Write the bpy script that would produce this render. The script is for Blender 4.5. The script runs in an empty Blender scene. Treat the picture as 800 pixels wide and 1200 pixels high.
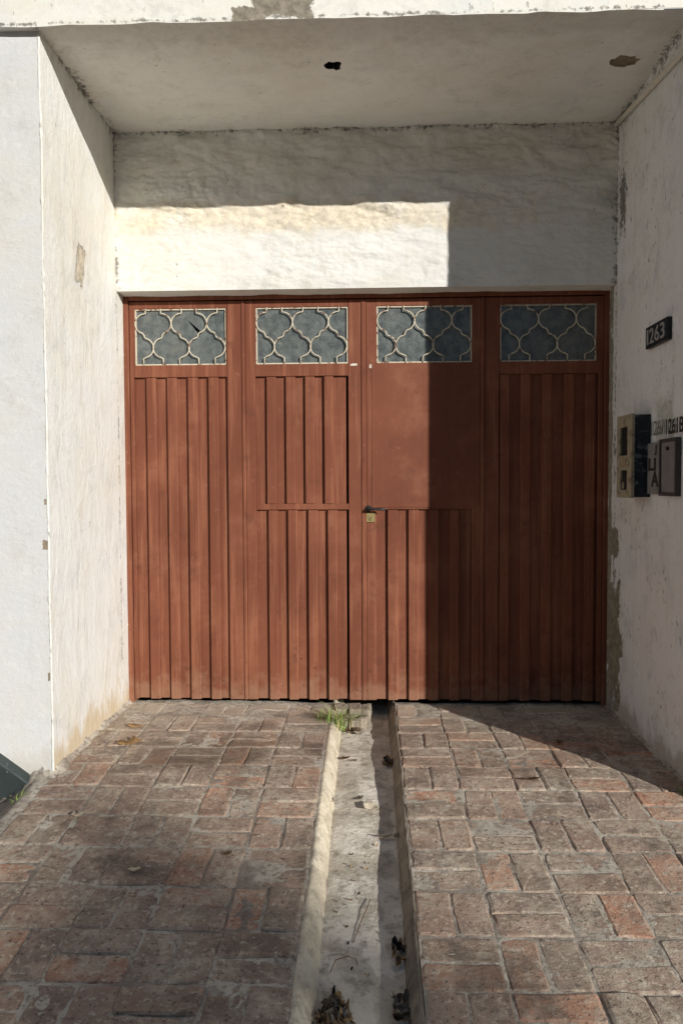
import bpy, bmesh, math, random
from mathutils import Vector, Matrix, noise
from mathutils.geometry import tessellate_polygon

scene = bpy.context.scene
COL = scene.collection
RND = random.Random(11)

# ------------------------------------------------------------------ camera
FPX, YAW, PIT, ROLL, CAMZ = 875.3, .0369, -.0387, -.0047, 1.287
_F = Vector((-math.sin(YAW)*math.cos(PIT), math.cos(YAW)*math.cos(PIT), math.sin(PIT)))
_r = Vector((math.cos(YAW), math.sin(YAW), 0)); _u = _r.cross(_F)
_R = _r*math.cos(ROLL) + _u*math.sin(ROLL); _U = -_r*math.sin(ROLL) + _u*math.cos(ROLL)
cam = bpy.data.cameras.new('camera'); cam_o = bpy.data.objects.new('camera', cam); COL.objects.link(cam_o)
cam.sensor_fit = 'VERTICAL'; cam.sensor_height = 36; cam.lens = FPX/1200*36
cam.clip_start = .02; cam.clip_end = 2000
M = Matrix((_R, _U, -_F)).transposed().to_4x4(); M.translation = (0, 0, CAMZ)
cam_o.matrix_world = M
scene.camera = cam_o

def inframe(p, m=25):
    v = Vector(p) - Vector((0, 0, CAMZ)); w = v.dot(_F)
    if w < .1: return False
    x = 400+FPX*v.dot(_R)/w; y = 600-FPX*v.dot(_U)/w
    return -m < x < 800+m and -m < y < 1200+m

# ------------------------------------------------------------------ sky, sun, exposure
SUN = Vector((-.8, 1.0, -.421)).normalized()
elev = math.asin(-SUN.z)
rot = math.atan2(.8, -1.0)
world = bpy.data.worlds.new('World'); scene.world = world; world.use_nodes = True
wn = world.node_tree.nodes; wl = world.node_tree.links
sky = wn.new('ShaderNodeTexSky'); sky.sky_type = 'NISHITA'; sky.sun_disc = False
sky.sun_elevation = elev; sky.sun_rotation = rot; sky.air_density = 1.0; sky.dust_density = .25; sky.ozone_density = 2.5
wl.new(sky.outputs[0], wn['Background'].inputs[0]); wn['Background'].inputs[1].default_value = .062
sl = bpy.data.lights.new('sun', 'SUN'); sl.energy = 5; sl.angle = math.radians(.55); sl.color = (1, .965, .915)
so = bpy.data.objects.new('sun', sl); COL.objects.link(so); so.rotation_euler = SUN.to_track_quat('-Z', 'Y').to_euler(); so.location = (8, -10, 6)
scene.view_settings.view_transform = 'Standard'; scene.view_settings.look = 'None'
scene.view_settings.gamma = 1; scene.view_settings.exposure = -.12

# ------------------------------------------------------------------ material helpers
class NB:
    def __init__(s, name, rough=.9):
        s.m = bpy.data.materials.new(name); s.m.use_nodes = True
        s.t = s.m.node_tree; s.n = s.t.nodes; s.b = s.n['Principled BSDF']
        s.b.inputs['Roughness'].default_value = rough
        s.b.inputs['Specular IOR Level'].default_value = .25
        g = s.n.new('ShaderNodeNewGeometry'); s.pos = g.outputs['Position']
        sp = s.n.new('ShaderNodeSeparateXYZ'); s.t.links.new(s.pos, sp.inputs[0]); s.xyz = sp.outputs
    def link(s, a, b):
        if hasattr(a, 'is_linked') or hasattr(a, 'links'): s.t.links.new(a, b)
        else: b.default_value = a
    def math(s, op, a, b=0., c=0., clamp=False):
        n = s.n.new('ShaderNodeMath'); n.operation = op; n.use_clamp = clamp
        s.link(a, n.inputs[0]); s.link(b, n.inputs[1]); s.link(c, n.inputs[2]); return n.outputs[0]
    def vec(s, scale=(1, 1, 1), off=(0, 0, 0), rot=(0, 0, 0), src=None):
        n = s.n.new('ShaderNodeMapping'); s.t.links.new(src or s.pos, n.inputs[0])
        n.inputs['Scale'].default_value = scale; n.inputs['Location'].default_value = off; n.inputs['Rotation'].default_value = rot
        return n.outputs[0]
    def noise(s, scale, detail=4, rough=.55, v=None, dist=0, color=False):
        n = s.n.new('ShaderNodeTexNoise'); n.inputs['Scale'].default_value = scale; n.inputs['Detail'].default_value = detail
        n.inputs['Roughness'].default_value = rough; n.inputs['Distortion'].default_value = dist
        s.t.links.new(v or s.pos, n.inputs['Vector']); return n.outputs['Color' if color else 'Fac']
    def voro(s, scale, v=None, feat='F1'):
        n = s.n.new('ShaderNodeTexVoronoi'); n.feature = feat; n.inputs['Scale'].default_value = scale
        s.t.links.new(v or s.pos, n.inputs['Vector']); return n.outputs['Distance']
    def ramp(s, f, lo, hi):
        n = s.n.new('ShaderNodeMapRange'); n.interpolation_type = 'SMOOTHSTEP'
        s.link(f, n.inputs[0]); n.inputs[1].default_value = lo; n.inputs[2].default_value = hi; return n.outputs[0]
    def mix(s, f, a, b, mode='MIX'):
        n = s.n.new('ShaderNodeMix'); n.data_type = 'RGBA'; n.blend_type = mode
        s.link(f, n.inputs[0])
        for v, i in ((a, 6), (b, 7)):
            if isinstance(v, tuple): n.inputs[i].default_value = (*v, 1)
            else: s.t.links.new(v, n.inputs[i])
        return n.outputs[2]
    def patch(s, ax, c, h, amp=.35, nscale=14, soft=.06, rot=0):
        """ragged-edged rectangle on the two world axes ax"""
        u = s.math('SUBTRACT', s.xyz[ax[0]], c[0]); v = s.math('SUBTRACT', s.xyz[ax[1]], c[1])
        if rot:
            cu, su = math.cos(rot), math.sin(rot)
            u2 = s.math('ADD', s.math('MULTIPLY', u, cu), s.math('MULTIPLY', v, su))
            v = s.math('SUBTRACT', s.math('MULTIPLY', v, cu), s.math('MULTIPLY', u, su)); u = u2
        a = s.math('MAXIMUM', s.math('DIVIDE', s.math('ABSOLUTE', u), h[0]), s.math('DIVIDE', s.math('ABSOLUTE', v), h[1]))
        n = s.math('MULTIPLY', s.math('SUBTRACT', s.noise(nscale, 6, .7), .5), amp*4.5)
        return s.math('SUBTRACT', 1, s.ramp(s.math('ADD', a, n), 1-soft, 1+soft))
    def edge(s, ax, val, fall):
        return s.math('SUBTRACT', 1, s.math('DIVIDE', s.math('ABSOLUTE', s.math('SUBTRACT', s.xyz[ax], val)), fall), clamp=True)
    def color(s, c):
        if isinstance(c, tuple): s.b.inputs['Base Color'].default_value = (*c, 1)
        else: s.t.links.new(c, s.b.inputs['Base Color'])
        return s
    def bump(s, h, strength=.5, dist=.01):
        n = s.n.new('ShaderNodeBump'); n.inputs['Strength'].default_value = strength; n.inputs['Distance'].default_value = dist
        s.link(h, n.inputs['Height']); s.t.links.new(n.outputs[0], s.b.inputs['Normal']); return s

def simple(name, col, rough=.7, metal=0, var=.25, scale=30, bump=.15):
    b = NB(name, rough); b.b.inputs['Metallic'].default_value = metal
    n = b.noise(scale, 5, .6)
    dk = tuple(c*(1-var) for c in col); lt = tuple(min(1, c*(1+var)) for c in col)
    b.color(b.mix(n, dk, lt)); b.bump(n, bump, .004); return b.m

XL, XR, DY, LY, SZ = -1.412, 1.356, 4.31, 4.19, 3.239
YF, YS, YRF, ZLB = 3.246, 3.205, 3.036, 2.368      # pier front, canopy front, right pier front, lintel bottom

def plaster(name, ax, paint=(.80, .775, .70), patches=(), mildew=(), warm=.5, cool=.5, stroke=(6, 6, 6), srot=(0, 0, 0), bstr=.5, low=None, specks=.0, cracks=0, grime=.35, streak=.0):
    b = NB(name, .92)
    n1 = b.noise(1.7, 4, .6); n2 = b.noise(5, 5, .62, dist=.6); n3 = b.noise(40, 4, .6)
    st = b.noise(1, 6, .62, v=b.vec(stroke, rot=srot), dist=.8)
    c = b.mix(b.math('MULTIPLY', b.ramp(n1, .42, .72), warm), paint, (.73, .67, .53))
    c = b.mix(b.math('MULTIPLY', b.ramp(n2, .5, .75), cool), c, (.64, .665, .68))
    c = b.mix(b.math('MULTIPLY', b.ramp(st, .52, .72), warm*.55), c, (.64, .56, .40))
    c = b.mix(b.math('MULTIPLY', b.ramp(n3, .55, .8), .28), c, (.50, .46, .38))
    g1 = b.noise(8, 8, .78, dist=.35); g2 = b.noise(2.3, 3, .5)
    c = b.mix(b.math('MULTIPLY', b.math('MULTIPLY', b.ramp(g1, .47, .68), b.ramp(g2, .34, .62)), grime), c, (.36, .335, .28))
    c = b.mix(b.math('MULTIPLY', b.ramp(b.noise(16, 7, .75), .52, .66), .22), c, (.90, .885, .84))
    if streak:
        c = b.mix(b.math('MULTIPLY', b.ramp(b.noise(1, 5, .6, v=b.vec((17, 17, 1.1))), .54, .72), streak), c, (.40, .36, .28))
    if cracks:
        w = b.voro(cracks, v=b.vec((.8, .8, 1.5), src=None), feat='DISTANCE_TO_EDGE')
        c = b.mix(b.math('MULTIPLY', b.math('SUBTRACT', 1, b.ramp(w, 0, .012)), .3), c, (.45, .43, .38))
    if low:                                           # dirt splashed up from the paving
        f = b.math('ADD', b.edge(2, low[0], low[1]), b.math('MULTIPLY', b.math('SUBTRACT', b.noise(9, 5, .65, v=b.vec((1, 1, .45))), .5), 1.3))
        c = b.mix(b.math('MULTIPLY', b.ramp(f, .5, .85), low[3]), c, low[2])
    if specks:
        sp = b.noise(55, 2, .5, v=b.vec((1, 1, .45)))
        f = b.math('MULTIPLY', b.ramp(sp, .66, .70), b.ramp(b.noise(3.1, 3), .45, .6))
        c = b.mix(b.math('MULTIPLY', f, specks), c, (.07, .055, .045))
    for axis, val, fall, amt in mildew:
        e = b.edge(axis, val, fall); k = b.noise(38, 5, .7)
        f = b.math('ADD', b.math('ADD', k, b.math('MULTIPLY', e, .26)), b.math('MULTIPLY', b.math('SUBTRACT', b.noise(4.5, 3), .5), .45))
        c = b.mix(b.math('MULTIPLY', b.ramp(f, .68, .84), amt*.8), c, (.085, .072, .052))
    relief = None; pn = b.noise(30, 6, .7)
    for p in patches:
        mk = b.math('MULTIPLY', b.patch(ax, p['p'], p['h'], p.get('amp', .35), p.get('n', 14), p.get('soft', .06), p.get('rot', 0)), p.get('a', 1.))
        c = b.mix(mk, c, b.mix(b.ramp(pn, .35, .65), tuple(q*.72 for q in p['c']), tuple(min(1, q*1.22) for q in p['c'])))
        if p.get('soft', .06) < .2: relief = mk if relief is None else b.math('MAXIMUM', relief, mk)
    b.color(c)
    h = b.math('ADD', b.math('MULTIPLY', st, .7), b.math('ADD', b.math('MULTIPLY', n3, .18), b.math('MULTIPLY', b.noise(150, 3), .10)))
    if relief is not None: h = b.math('SUBTRACT', h, b.math('MULTIPLY', relief, .45))
    b.bump(h, bstr, .012)
    return b.m

# ------------------------------------------------------------------ object helpers
def link(name, me, mat, parent=None, smooth=False, kind=None):
    o = bpy.data.objects.new(name, me); COL.objects.link(o)
    if mat is not None and not me.materials: me.materials.append(mat)
    if smooth:
        for p in me.polygons: p.use_smooth = True
    if parent is not None: attach(o, parent)
    if kind: o['kind'] = kind
    return o
PLOC = {}
def attach(o, parent):
    o.parent = parent
    o.matrix_parent_inverse = Matrix.Translation(-PLOC.get(parent.name, Vector((0, 0, 0))))
def thing(name, label, cat, loc, group=None):
    o = bpy.data.objects.new(name, None); COL.objects.link(o); o.location = loc; o.empty_display_size = .1
    PLOC[o.name] = Vector(loc); tag(o, label, cat, group); return o
def tag(o, label, cat, group=None):
    o['label'] = label; o['category'] = cat
    if group: o['group'] = group
    return o
def mesh(name, v, f):
    me = bpy.data.meshes.new(name); me.from_pydata([tuple(p) for p in v], [], f); me.update(); return me
class MB:
    def __init__(s): s.v = []; s.f = []
    def add(s, v, f):
        k = len(s.v); s.v += [tuple(p) for p in v]; s.f += [tuple(i+k for i in q) for q in f]; return s
    def box(s, x0, x1, y0, y1, z0, z1, bev=0):
        if bev:
            bm = bmesh.new(); bmesh.ops.create_cube(bm, size=1)
            for q in bm.verts: q.co = Vector((x0+(q.co.x+.5)*(x1-x0), y0+(q.co.y+.5)*(y1-y0), z0+(q.co.z+.5)*(z1-z0)))
            bmesh.ops.bevel(bm, geom=bm.edges[:], offset=bev, segments=1, affect='EDGES')
            bm.verts.index_update(); s.add([q.co.copy() for q in bm.verts], [[q.index for q in f.verts] for f in bm.faces]); bm.free(); return s
        v = [(x, y, z) for z in (z0, z1) for y in (y0, y1) for x in (x0, x1)]
        return s.add(v, [(0, 2, 3, 1), (4, 5, 7, 6), (0, 1, 5, 4), (2, 6, 7, 3), (0, 4, 6, 2), (1, 3, 7, 5)])
    def tube(s, pts, r, n=8, caps=True, flat=1.):
        pts = [Vector(p) for p in pts]; rings = []
        up = None
        for i, p in enumerate(pts):
            t = (pts[min(i+1, len(pts)-1)]-pts[max(i-1, 0)]).normalized()
            if up is None: up = Vector((0, 1, 0)) if abs(t.y) < .9 else Vector((1, 0, 0))
            a = (up-t*up.dot(t)).normalized(); b = t.cross(a)
            rr = r[i] if isinstance(r, (list, tuple)) else r
            rings.append([p+a*rr*flat*math.cos(2*math.pi*k/n)+b*rr*math.sin(2*math.pi*k/n) for k in range(n)])
        v = [q for g in rings for q in g]; f = []
        for i in range(len(pts)-1):
            for k in range(n): f.append((i*n+k, i*n+(k+1) % n, (i+1)*n+(k+1) % n, (i+1)*n+k))
        if caps: f += [tuple(range(n-1, -1, -1)), tuple(range((len(pts)-1)*n, len(pts)*n))]
        return s.add(v, f)
    def grid(s, fn, nu, nv, flip=False):
        v = [fn(i/nu, j/nv) for j in range(nv+1) for i in range(nu+1)]; f = []
        for j in range(nv):
            for i in range(nu):
                a = j*(nu+1)+i; q = (a, a+1, a+nu+2, a+nu+1); f.append(q[::-1] if flip else q)
        return s.add(v, f)
    def poly(s, outer, holes, to3, flip=False):
        loops = [[Vector((p[0], p[1], 0)) for p in l] for l in [outer]+list(holes)]
        tri = tessellate_polygon(loops); flat = [p for l in loops for p in l]
        return s.add([to3(p.x, p.y) for p in flat], [tuple(t[::-1]) if flip else tuple(t) for t in tri])
    def build(s, name, mat, parent=None, smooth=False, kind=None):
        me = mesh(name, s.v, s.f)
        bm = bmesh.new(); bm.from_mesh(me); bmesh.ops.recalc_face_normals(bm, faces=bm.faces); bm.to_mesh(me); bm.free()
        return link(name, me, mat, parent, smooth, kind)
def fr(x, y, z, oct=4): return noise.fractal(Vector((x, y, z)), 1.0, 2.1, oct)
def clamp(a, lo=0., hi=1.): return max(lo, min(hi, a))
def sstep(a, b, x):
    t = clamp((x-a)/(b-a)); return t*t*(3-2*t)

# ground height of the drive (nearly level inside the recess, a ramp down to the pavement)
def G(x, y):
    z = 0. if y > 3.45 else -.085*(3.45-y)*sstep(3.6, 2.9, y)
    z = max(z, -.24) if y < 1 else z
    z += .006*fr(x*1.3, y*1.3, 3, 3)
    if x < -1.47: z -= min(.13, .6*(-1.47-x))*sstep(1.2, 2.6, y)
    return z

# ================================================================== THE GROUND
PAVE = NB('paving_slab', .95); n = PAVE.noise(3, 5); PAVE.color(PAVE.mix(n, (.40, .37, .32), (.52, .48, .42))); PAVE.bump(PAVE.noise(60, 4), .4, .006)
ASPH = NB('asphalt', .9); n = ASPH.noise(60, 4, .7); ASPH.color(ASPH.mix(n, (.04, .04, .042), (.075, .073, .07))); ASPH.bump(n, .5, .006)
o = MB().grid(lambda u, v: (-400+800*u, -400+800*v, -.42), 8, 8).build('road', ASPH.m, kind='structure')
o = MB().box(-14, 14, -2.1, .305, -.5, -.247, .012).build('pavement', PAVE.m, kind='structure')

# mortar bed of the drive
def dirt_mortar():
    b = NB('mortar', .97)
    n1 = b.noise(4, 5, .6); n2 = b.noise(45, 5, .65)
    c = b.mix(b.ramp(n1, .35, .7), (.48, .43, .35), (.62, .565, .47))
    c = b.mix(b.math('MULTIPLY', b.ramp(n2, .48, .64), .75), c, (.20, .16, .125))
    c = b.mix(b.math('MULTIPLY', b.ramp(b.noise(3.4, 6, .7), .45, .6), .75), c, (.22, .175, .14))
    b.color(c); b.bump(b.math('ADD', b.math('MULTIPLY', n2, .5), b.noise(130, 4, .7)), .55, .008); return b.m
MORTAR = dirt_mortar()
CHL, CHR = -.213, .146
def bed(x0, x1, y0, y1, nx, ny):
    def fn(u, v):
        x = x0+(x1-x0)*u; y = y0+(y1-y0)*v
        d = -.0055+.0022*fr(x*9, y*9, 1, 4)+.0022*fr(x*31, y*31, 7, 2)+sstep(3.85, 4.15, y)*(.004+.007*fr(x*5, y*9, 4, 4))
        return (x, y, G(x, y)+d)
    return fn
mb = MB()
mb.grid(bed(-2.6, CHL, .3, 4.36, 170, 290), 170, 290)
mb.grid(bed(CHR, 2.6, .3, 4.36, 170, 290), 170, 290)
drive = mb.build('driveway', MORTAR, smooth=True, kind='structure')
PLOC['driveway'] = Vector((0, 0, 0))

def brick_mat():
    b = NB('worn_brick', .93)
    oi = b.n.new('ShaderNodeObjectInfo'); rnd = oi.outputs['Random']
    cr = b.n.new('ShaderNodeValToRGB'); b.t.links.new(rnd, cr.inputs[0]); e = cr.color_ramp
    stops = [(0, (.37, .25, .18)), (.18, (.31, .235, .18)), (.36, (.41, .285, .215)), (.52, (.27, .20, .16)), (.66, (.38, .265, .20)), (.82, (.45, .265, .18)), (.95, (.52, .27, .17)), (1, (.23, .18, .145))]
    e.elements[0].position = 0; e.elements[0].color = (*stops[0][1], 1); e.elements[1].position = 1; e.elements[1].color = (*stops[-1][1], 1)
    for p, c in stops[1:-1]: q = e.elements.new(p); q.color = (*c, 1)
    off = b.n.new('ShaderNodeVectorMath'); off.operation = 'ADD'; b.t.links.new(b.pos, off.inputs[0])
    cmb = b.n.new('ShaderNodeCombineXYZ'); b.t.links.new(b.math('MULTIPLY', rnd, 37.), cmb.inputs[2]); b.t.links.new(cmb.outputs[0], off.inputs[1])
    v = off.outputs[0]
    n1 = b.noise(14, 7, .72, v=v, dist=.15); n2 = b.noise(3.2, 5, .62); n3 = b.noise(48, 5, .7, v=v); n4 = b.noise(6.5, 5, .7, v=v)
    c = b.mix(b.math('MULTIPLY', b.ramp(n1, .46, .62), .6), cr.outputs[0], (.55, .415, .31))
    c = b.mix(b.math('MULTIPLY', b.ramp(n4, .48, .66), .6), c, (.19, .15, .115))
    c = b.mix(b.math('MULTIPLY', b.math('MULTIPLY', b.ramp(n2, .38, .66), b.ramp(b.noise(24, 7, .78), .40, .60)), .75), c, (.60, .54, .42))            # cement haze
    c = b.mix(b.math('MULTIPLY', b.ramp(n3, .54, .64), .6), c, (.70, .625, .49))
    c = b.mix(b.math('MULTIPLY', b.ramp(b.noise(70, 4, .65), .57, .65), .7), c, (.085, .066, .055))
    near = b.math('MULTIPLY', b.ramp(b.math('ADD', b.xyz[1], b.math('MULTIPLY', b.noise(7, 4), .7)), 4.05, 4.75), .75)   # cement slopped along the sill
    c = b.mix(near, c, (.55, .49, .39))
    c = b.mix(b.math('MULTIPLY', b.ramp(b.noise(2.6, 7, .72), .52, .64), .65), c, (.135, .105, .082))
    oil = b.patch((0, 1), (-.80, 3.50), (.30, .17), .35, 6, .3)
    c = b.mix(b.math('MULTIPLY', oil, .6), c, (.13, .095, .065))
    b.color(c)
    b.bump(b.math('ADD', b.math('MULTIPLY', n1, .8), b.math('ADD', b.math('MULTIPLY', n3, .55), b.math('MULTIPLY', b.noise(150, 4, .75), .35))), .8, .009)
    return b.m
BRICK = brick_mat()

def brick_mesh(w, d, r):
    """worn brick: ragged rounded outline, arris knocked off, uneven top"""
    hw, hd = w/2, d/2; k = .012
    out = []
    for sx, sy in ((-1, -1), (1, -1), (1, 1), (-1, 1)):
        ch = k*r.uniform(.2, 1.1)
        a = (sx*hw, sy*(hd-ch)); c = (sx*(hw-ch), sy*hd)
        out += [a, c] if sx*sy > 0 else [c, a]
    pts = []
    for i, p in enumerate(out):
        q = out[(i+1) % len(out)]; pts.append(p)
        if abs(p[0]-q[0])+abs(p[1]-q[1]) > .05: pts.append(((p[0]+q[0])/2, (p[1]+q[1])/2))
    pts = [(x+r.uniform(-.0035, .0035), y+r.uniform(-.0035, .0035)) for x, y in pts]; n = len(pts)
    ins = [(x*(1-r.uniform(.004, .011)/hw), y*(1-r.uniform(.004, .011)/hd)) for x, y in pts]
    v = [(x, y, -.05) for x, y in pts]+[(x, y, r.uniform(-.006, -.003)) for x, y in pts]+[(x, y, r.uniform(-.0015, .001)) for x, y in ins]+[(r.uniform(-.02, .02), r.uniform(-.01, .01), r.uniform(-.002, .0015))]
    f = []
    for i in range(n):
        j = (i+1) % n; f += [(i, j, n+j, n+i), (n+i, n+j, 2*n+j, 2*n+i), (2*n+i, 2*n+j, 3*n)]
    return v, f
CW = .2405
ROWS = [4.29, 4.06, 3.82, 3.585, 3.36, 3.15, 2.93, 2.712, 2.478, 2.254, 2.032, 1.81, 1.58, 1.35, 1.12, .89, .66, .43]
R0 = 4
variants = {}
for o_ in ('H', 'V'):
    for k in range(14):
        r = random.Random(k*7+(3 if o_ == 'H' else 90))
        dv, df = brick_mesh(*((CW-.006, .1055) if o_ == 'H' else (.1155, .2145)), r)
        variants[o_, k] = (dv, df, None)
far = MB(); nb = 0
for side in (-1, 1):
    for ci in range(11):
        x0 = CHR+ci*CW if side > 0 else CHL-.006-(ci+1)*CW
        for ri in range(len(ROWS)-1):
            y1, y0 = ROWS[ri], ROWS[ri+1]; cy = (y0+y1)/2; cx = x0+CW/2
            if side > 0 and cy > YRF+.05 and x0 > XR+.1: continue
            if side < 0 and cy > YF+.03 and x0+CW < XL-.1: continue
            vv = ((ri-R0)+ci) % 2 == 0
            for h in (0, 1):
                if vv: bx, by = x0+CW*(.25+.5*h), cy
                else: bx, by = cx, y0+(y1-y0)*(.25+.5*h)
                bx += RND.uniform(-.003, .003); by += RND.uniform(-.003, .003)
                if side > 0 and by > YRF and bx > XR-.02: continue
                if side < 0 and by > YF and bx < XL+.02: continue
                if side < 0 and bx < -1.40 and by > 2.7: continue
                key = ('V' if vv else 'H', RND.randrange(14)); dv, df, me = variants[key]
                e = .02
                nx = (G(bx-e, by)-G(bx+e, by))/(2*e); ny = (G(bx, by-e)-G(bx, by+e))/(2*e)
                rotm = Vector((nx+RND.gauss(0, .012), ny+RND.gauss(0, .012), 1)).normalized().to_track_quat('Z', 'Y').to_matrix().to_4x4()
                rotm = Vector((0, 0, 1)).rotation_difference(Vector((nx+RND.gauss(0, .011), ny+RND.gauss(0, .011), 1)).normalized()).to_matrix().to_4x4()
                mw = Matrix.Translation((bx, by, G(bx, by)+RND.uniform(-.005, .0025))) @ rotm @ Matrix.Rotation(RND.gauss(0, .012)+(math.pi if RND.random() < .5 else 0), 4, 'Z') @ Matrix.Diagonal((1, (y1-y0)/.222, 1, 1))
                if inframe((bx, by, G(bx, by)), 45) and nb < 300:
                    if me is None: me = mesh('brick', dv, df); me.materials.append(BRICK); variants[key] = (dv, df, me)
                    o = bpy.data.objects.new('brick', me); COL.objects.link(o); o.parent = drive; o.matrix_world = mw; nb += 1
                else:
                    far.add([mw @ Vector(p) for p in dv], df)
print('bricks', nb, 'far tris', len(far.f))
far.build('brick_paving', BRICK, drive, kind='stuff')

# ------------------------------------------------------------------ drain channel down the middle of the drive
def concrete(name, a, b_, damp, streak=(1, 1, 1)):
    b = NB(name, .95); n1 = b.noise(7, 6, .65, v=b.vec(streak), dist=.5); n2 = b.noise(60, 4, .7); n3 = b.noise(5.5, 4, .5, v=b.vec((1.6, .9, 1)))
    c = b.mix(b.ramp(n1, .3, .7), a, b_)
    c = b.mix(b.math('MULTIPLY', b.ramp(n3, .5, .58), .7), c, damp)
    c = b.mix(b.math('MULTIPLY', b.ramp(b.noise(17, 8, .78), .48, .62), .7), c, tuple(q*.6 for q in damp))
    c = b.mix(b.math('MULTIPLY', b.ramp(n2, .58, .72), .5), c, tuple(q*.55 for q in a))
    b.color(c); b.bump(b.math('ADD', n1, b.math('ADD', b.math('MULTIPLY', n2, .6), b.noise(19, 7, .75))), .8, .010); return b.m
CHAN = concrete('channel_concrete', (.70, .64, .53), (.84, .78, .67), (.52, .46, .365))
CREAM = concrete('cream_cement', (.78, .68, .50), (.86, .78, .61), (.68, .59, .44))
GREYC = concrete('side_cement', (.26, .215, .165), (.36, .30, .23), (.19, .16, .125))
CD = .068
def strip(prof):
    def fn(u, v):
        y = .3+u*(4.75-.3); k = v*(len(prof)-1); i = min(int(k), len(prof)-2); t = k-i
        x = prof[i][0]+(prof[i+1][0]-prof[i][0])*t; z = prof[i][1]+(prof[i+1][1]-prof[i][1])*t
        return (x+.005*fr(y*4, x*3, 5, 3)+.003*fr(y*17, 2, 9, 2), y, G(0, min(y, 4.3))+z+.004*fr(x*8, y*5, 2, 3)+.0025*fr(x*20, y*20, 2, 2))
    return fn
chan = MB().grid(strip([(-.17, -CD-.004), (-.12, -CD), (-.05, -CD-.002), (.03, -CD-.004), (.08, -CD-.006), (.118, -CD-.002)]), 300, 12).build('drain_channel', CHAN, smooth=True, kind='structure')
PLOC['drain_channel'] = Vector((0, 0, 0))
MB().grid(strip([(-.224, -.03), (-.218, -.005), (-.205, .001), (-.196, -.004), (-.174, -.03), (-.152, -CD-.012)]), 300, 10).build('kerb', CREAM, chan, smooth=True)
MB().grid(strip([(.100, -CD-.014), (.106, -CD), (.122, -.028), (.134, -.006), (.143, -.002), (.152, -.02)]), 300, 10).build('kerb', GREYC, chan, smooth=True)
# broken stones plugging the left half of the channel at the sill
STONE = concrete('stone', (.33, .28, .215), (.45, .39, .30), (.24, .20, .15))
r = random.Random(5)
for (sx, sy, sw, sd, sz) in [(-.165, 4.23, .075, .12, .012), (-.085, 4.215, .07, .13, .016), (-.02, 4.235, .055, .10, .006), (-.15, 4.09, .06, .08, -.006), (-.085, 4.075, .06, .07, -.016), (-.035, 4.12, .05, .08, -.012)]:
    v, f = brick_mesh(sw, sd, r); v = [(x, y, z if z > -.03 else -.075) for x, y, z in v]
    o = link('stone', mesh('stone', v, f), STONE, chan); o.location = (sx, sy, sz); o.rotation_euler = (r.uniform(-.08, .08), r.uniform(-.08, .08), r.uniform(-.2, .2))

# ================================================================== THE HOUSE
house = thing('house', 'white plastered house front with a deep garage recess under a concrete canopy', 'house', (0, LY, 0))
BROWN = (.28, .235, .17)
M_front = plaster('front_plaster', (0, 2), (.655, .655, .635), warm=.25, cool=.5, stroke=(1.5, 1.5, 4.5), bstr=.8, grime=.3, streak=.10, low=(-.05, .3, (.60, .55, .45), .5),
                  patches=[dict(p=(-1.425, z), h=(w, h), c=(.30, .24, .17), amp=.35, n=55) for z, w, h in ((1.02, .016, .020), (1.21, .006, .012), (.43, .005, .02))])
M_left = plaster('left_return_plaster', (1, 2), (.82, .815, .775), warm=.5, cool=.5, stroke=(3, 9, 3.2), srot=(.5, 0, 0), bstr=1.1, grime=.30, streak=.10, low=(-.02, .42, (.62, .50, .32), .85),
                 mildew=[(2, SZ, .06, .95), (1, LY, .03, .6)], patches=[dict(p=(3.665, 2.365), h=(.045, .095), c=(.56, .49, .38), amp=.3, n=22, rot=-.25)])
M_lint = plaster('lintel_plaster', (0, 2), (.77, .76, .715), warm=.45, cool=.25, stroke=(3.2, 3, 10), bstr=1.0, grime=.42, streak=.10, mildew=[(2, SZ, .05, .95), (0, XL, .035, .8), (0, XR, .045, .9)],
                 patches=[dict(p=(-.45, 2.77), h=(1.05, .075), c=(.72, .60, .40), amp=.7, n=5, soft=.5, a=.55)])
M_right = plaster('right_return_plaster', (1, 2), (.86, .855, .84), warm=.2, cool=.7, stroke=(3, 5, 2.0), bstr=.7, grime=.45, streak=.2, specks=.6, low=(-.02, .30, (.45, .40, .32), .7),
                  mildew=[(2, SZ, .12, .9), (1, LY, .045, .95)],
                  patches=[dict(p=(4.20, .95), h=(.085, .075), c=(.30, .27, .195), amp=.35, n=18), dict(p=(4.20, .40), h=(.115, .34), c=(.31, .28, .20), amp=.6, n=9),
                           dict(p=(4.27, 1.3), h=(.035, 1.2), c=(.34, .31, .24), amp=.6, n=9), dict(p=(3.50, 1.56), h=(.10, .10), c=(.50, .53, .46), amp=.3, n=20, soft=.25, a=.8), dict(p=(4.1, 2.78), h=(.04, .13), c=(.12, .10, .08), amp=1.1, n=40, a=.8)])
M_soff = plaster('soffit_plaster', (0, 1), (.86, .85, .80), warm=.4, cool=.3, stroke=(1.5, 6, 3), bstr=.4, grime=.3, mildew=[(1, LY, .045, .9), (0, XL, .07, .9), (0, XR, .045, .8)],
                 patches=[dict(p=(.0, 3.24), h=(3., .14), c=(.45, .41, .34), amp=.8, n=9, soft=.7, a=.30)])
M_fasc = plaster('fascia_plaster', (0, 2), (.82, .80, .72), warm=.45, cool=.45, stroke=(3, 3, 6), bstr=.5, specks=.5, mildew=[(2, 3.245, .020, .95)],
                 patches=[dict(p=(-.355, 3.31), h=(.125, .065), c=(.27, .235, .18), amp=.22, n=14, rot=-.1), dict(p=(-.50, 3.262), h=(.06, .028), c=(.27, .235, .18), amp=.5, n=22)])
M_chip = simple('bare_render', (.27, .215, .15), .95, var=.5, scale=45, bump=.8)
M_dark = simple('dark_cavity', (.02, .018, .016), .95)
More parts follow.
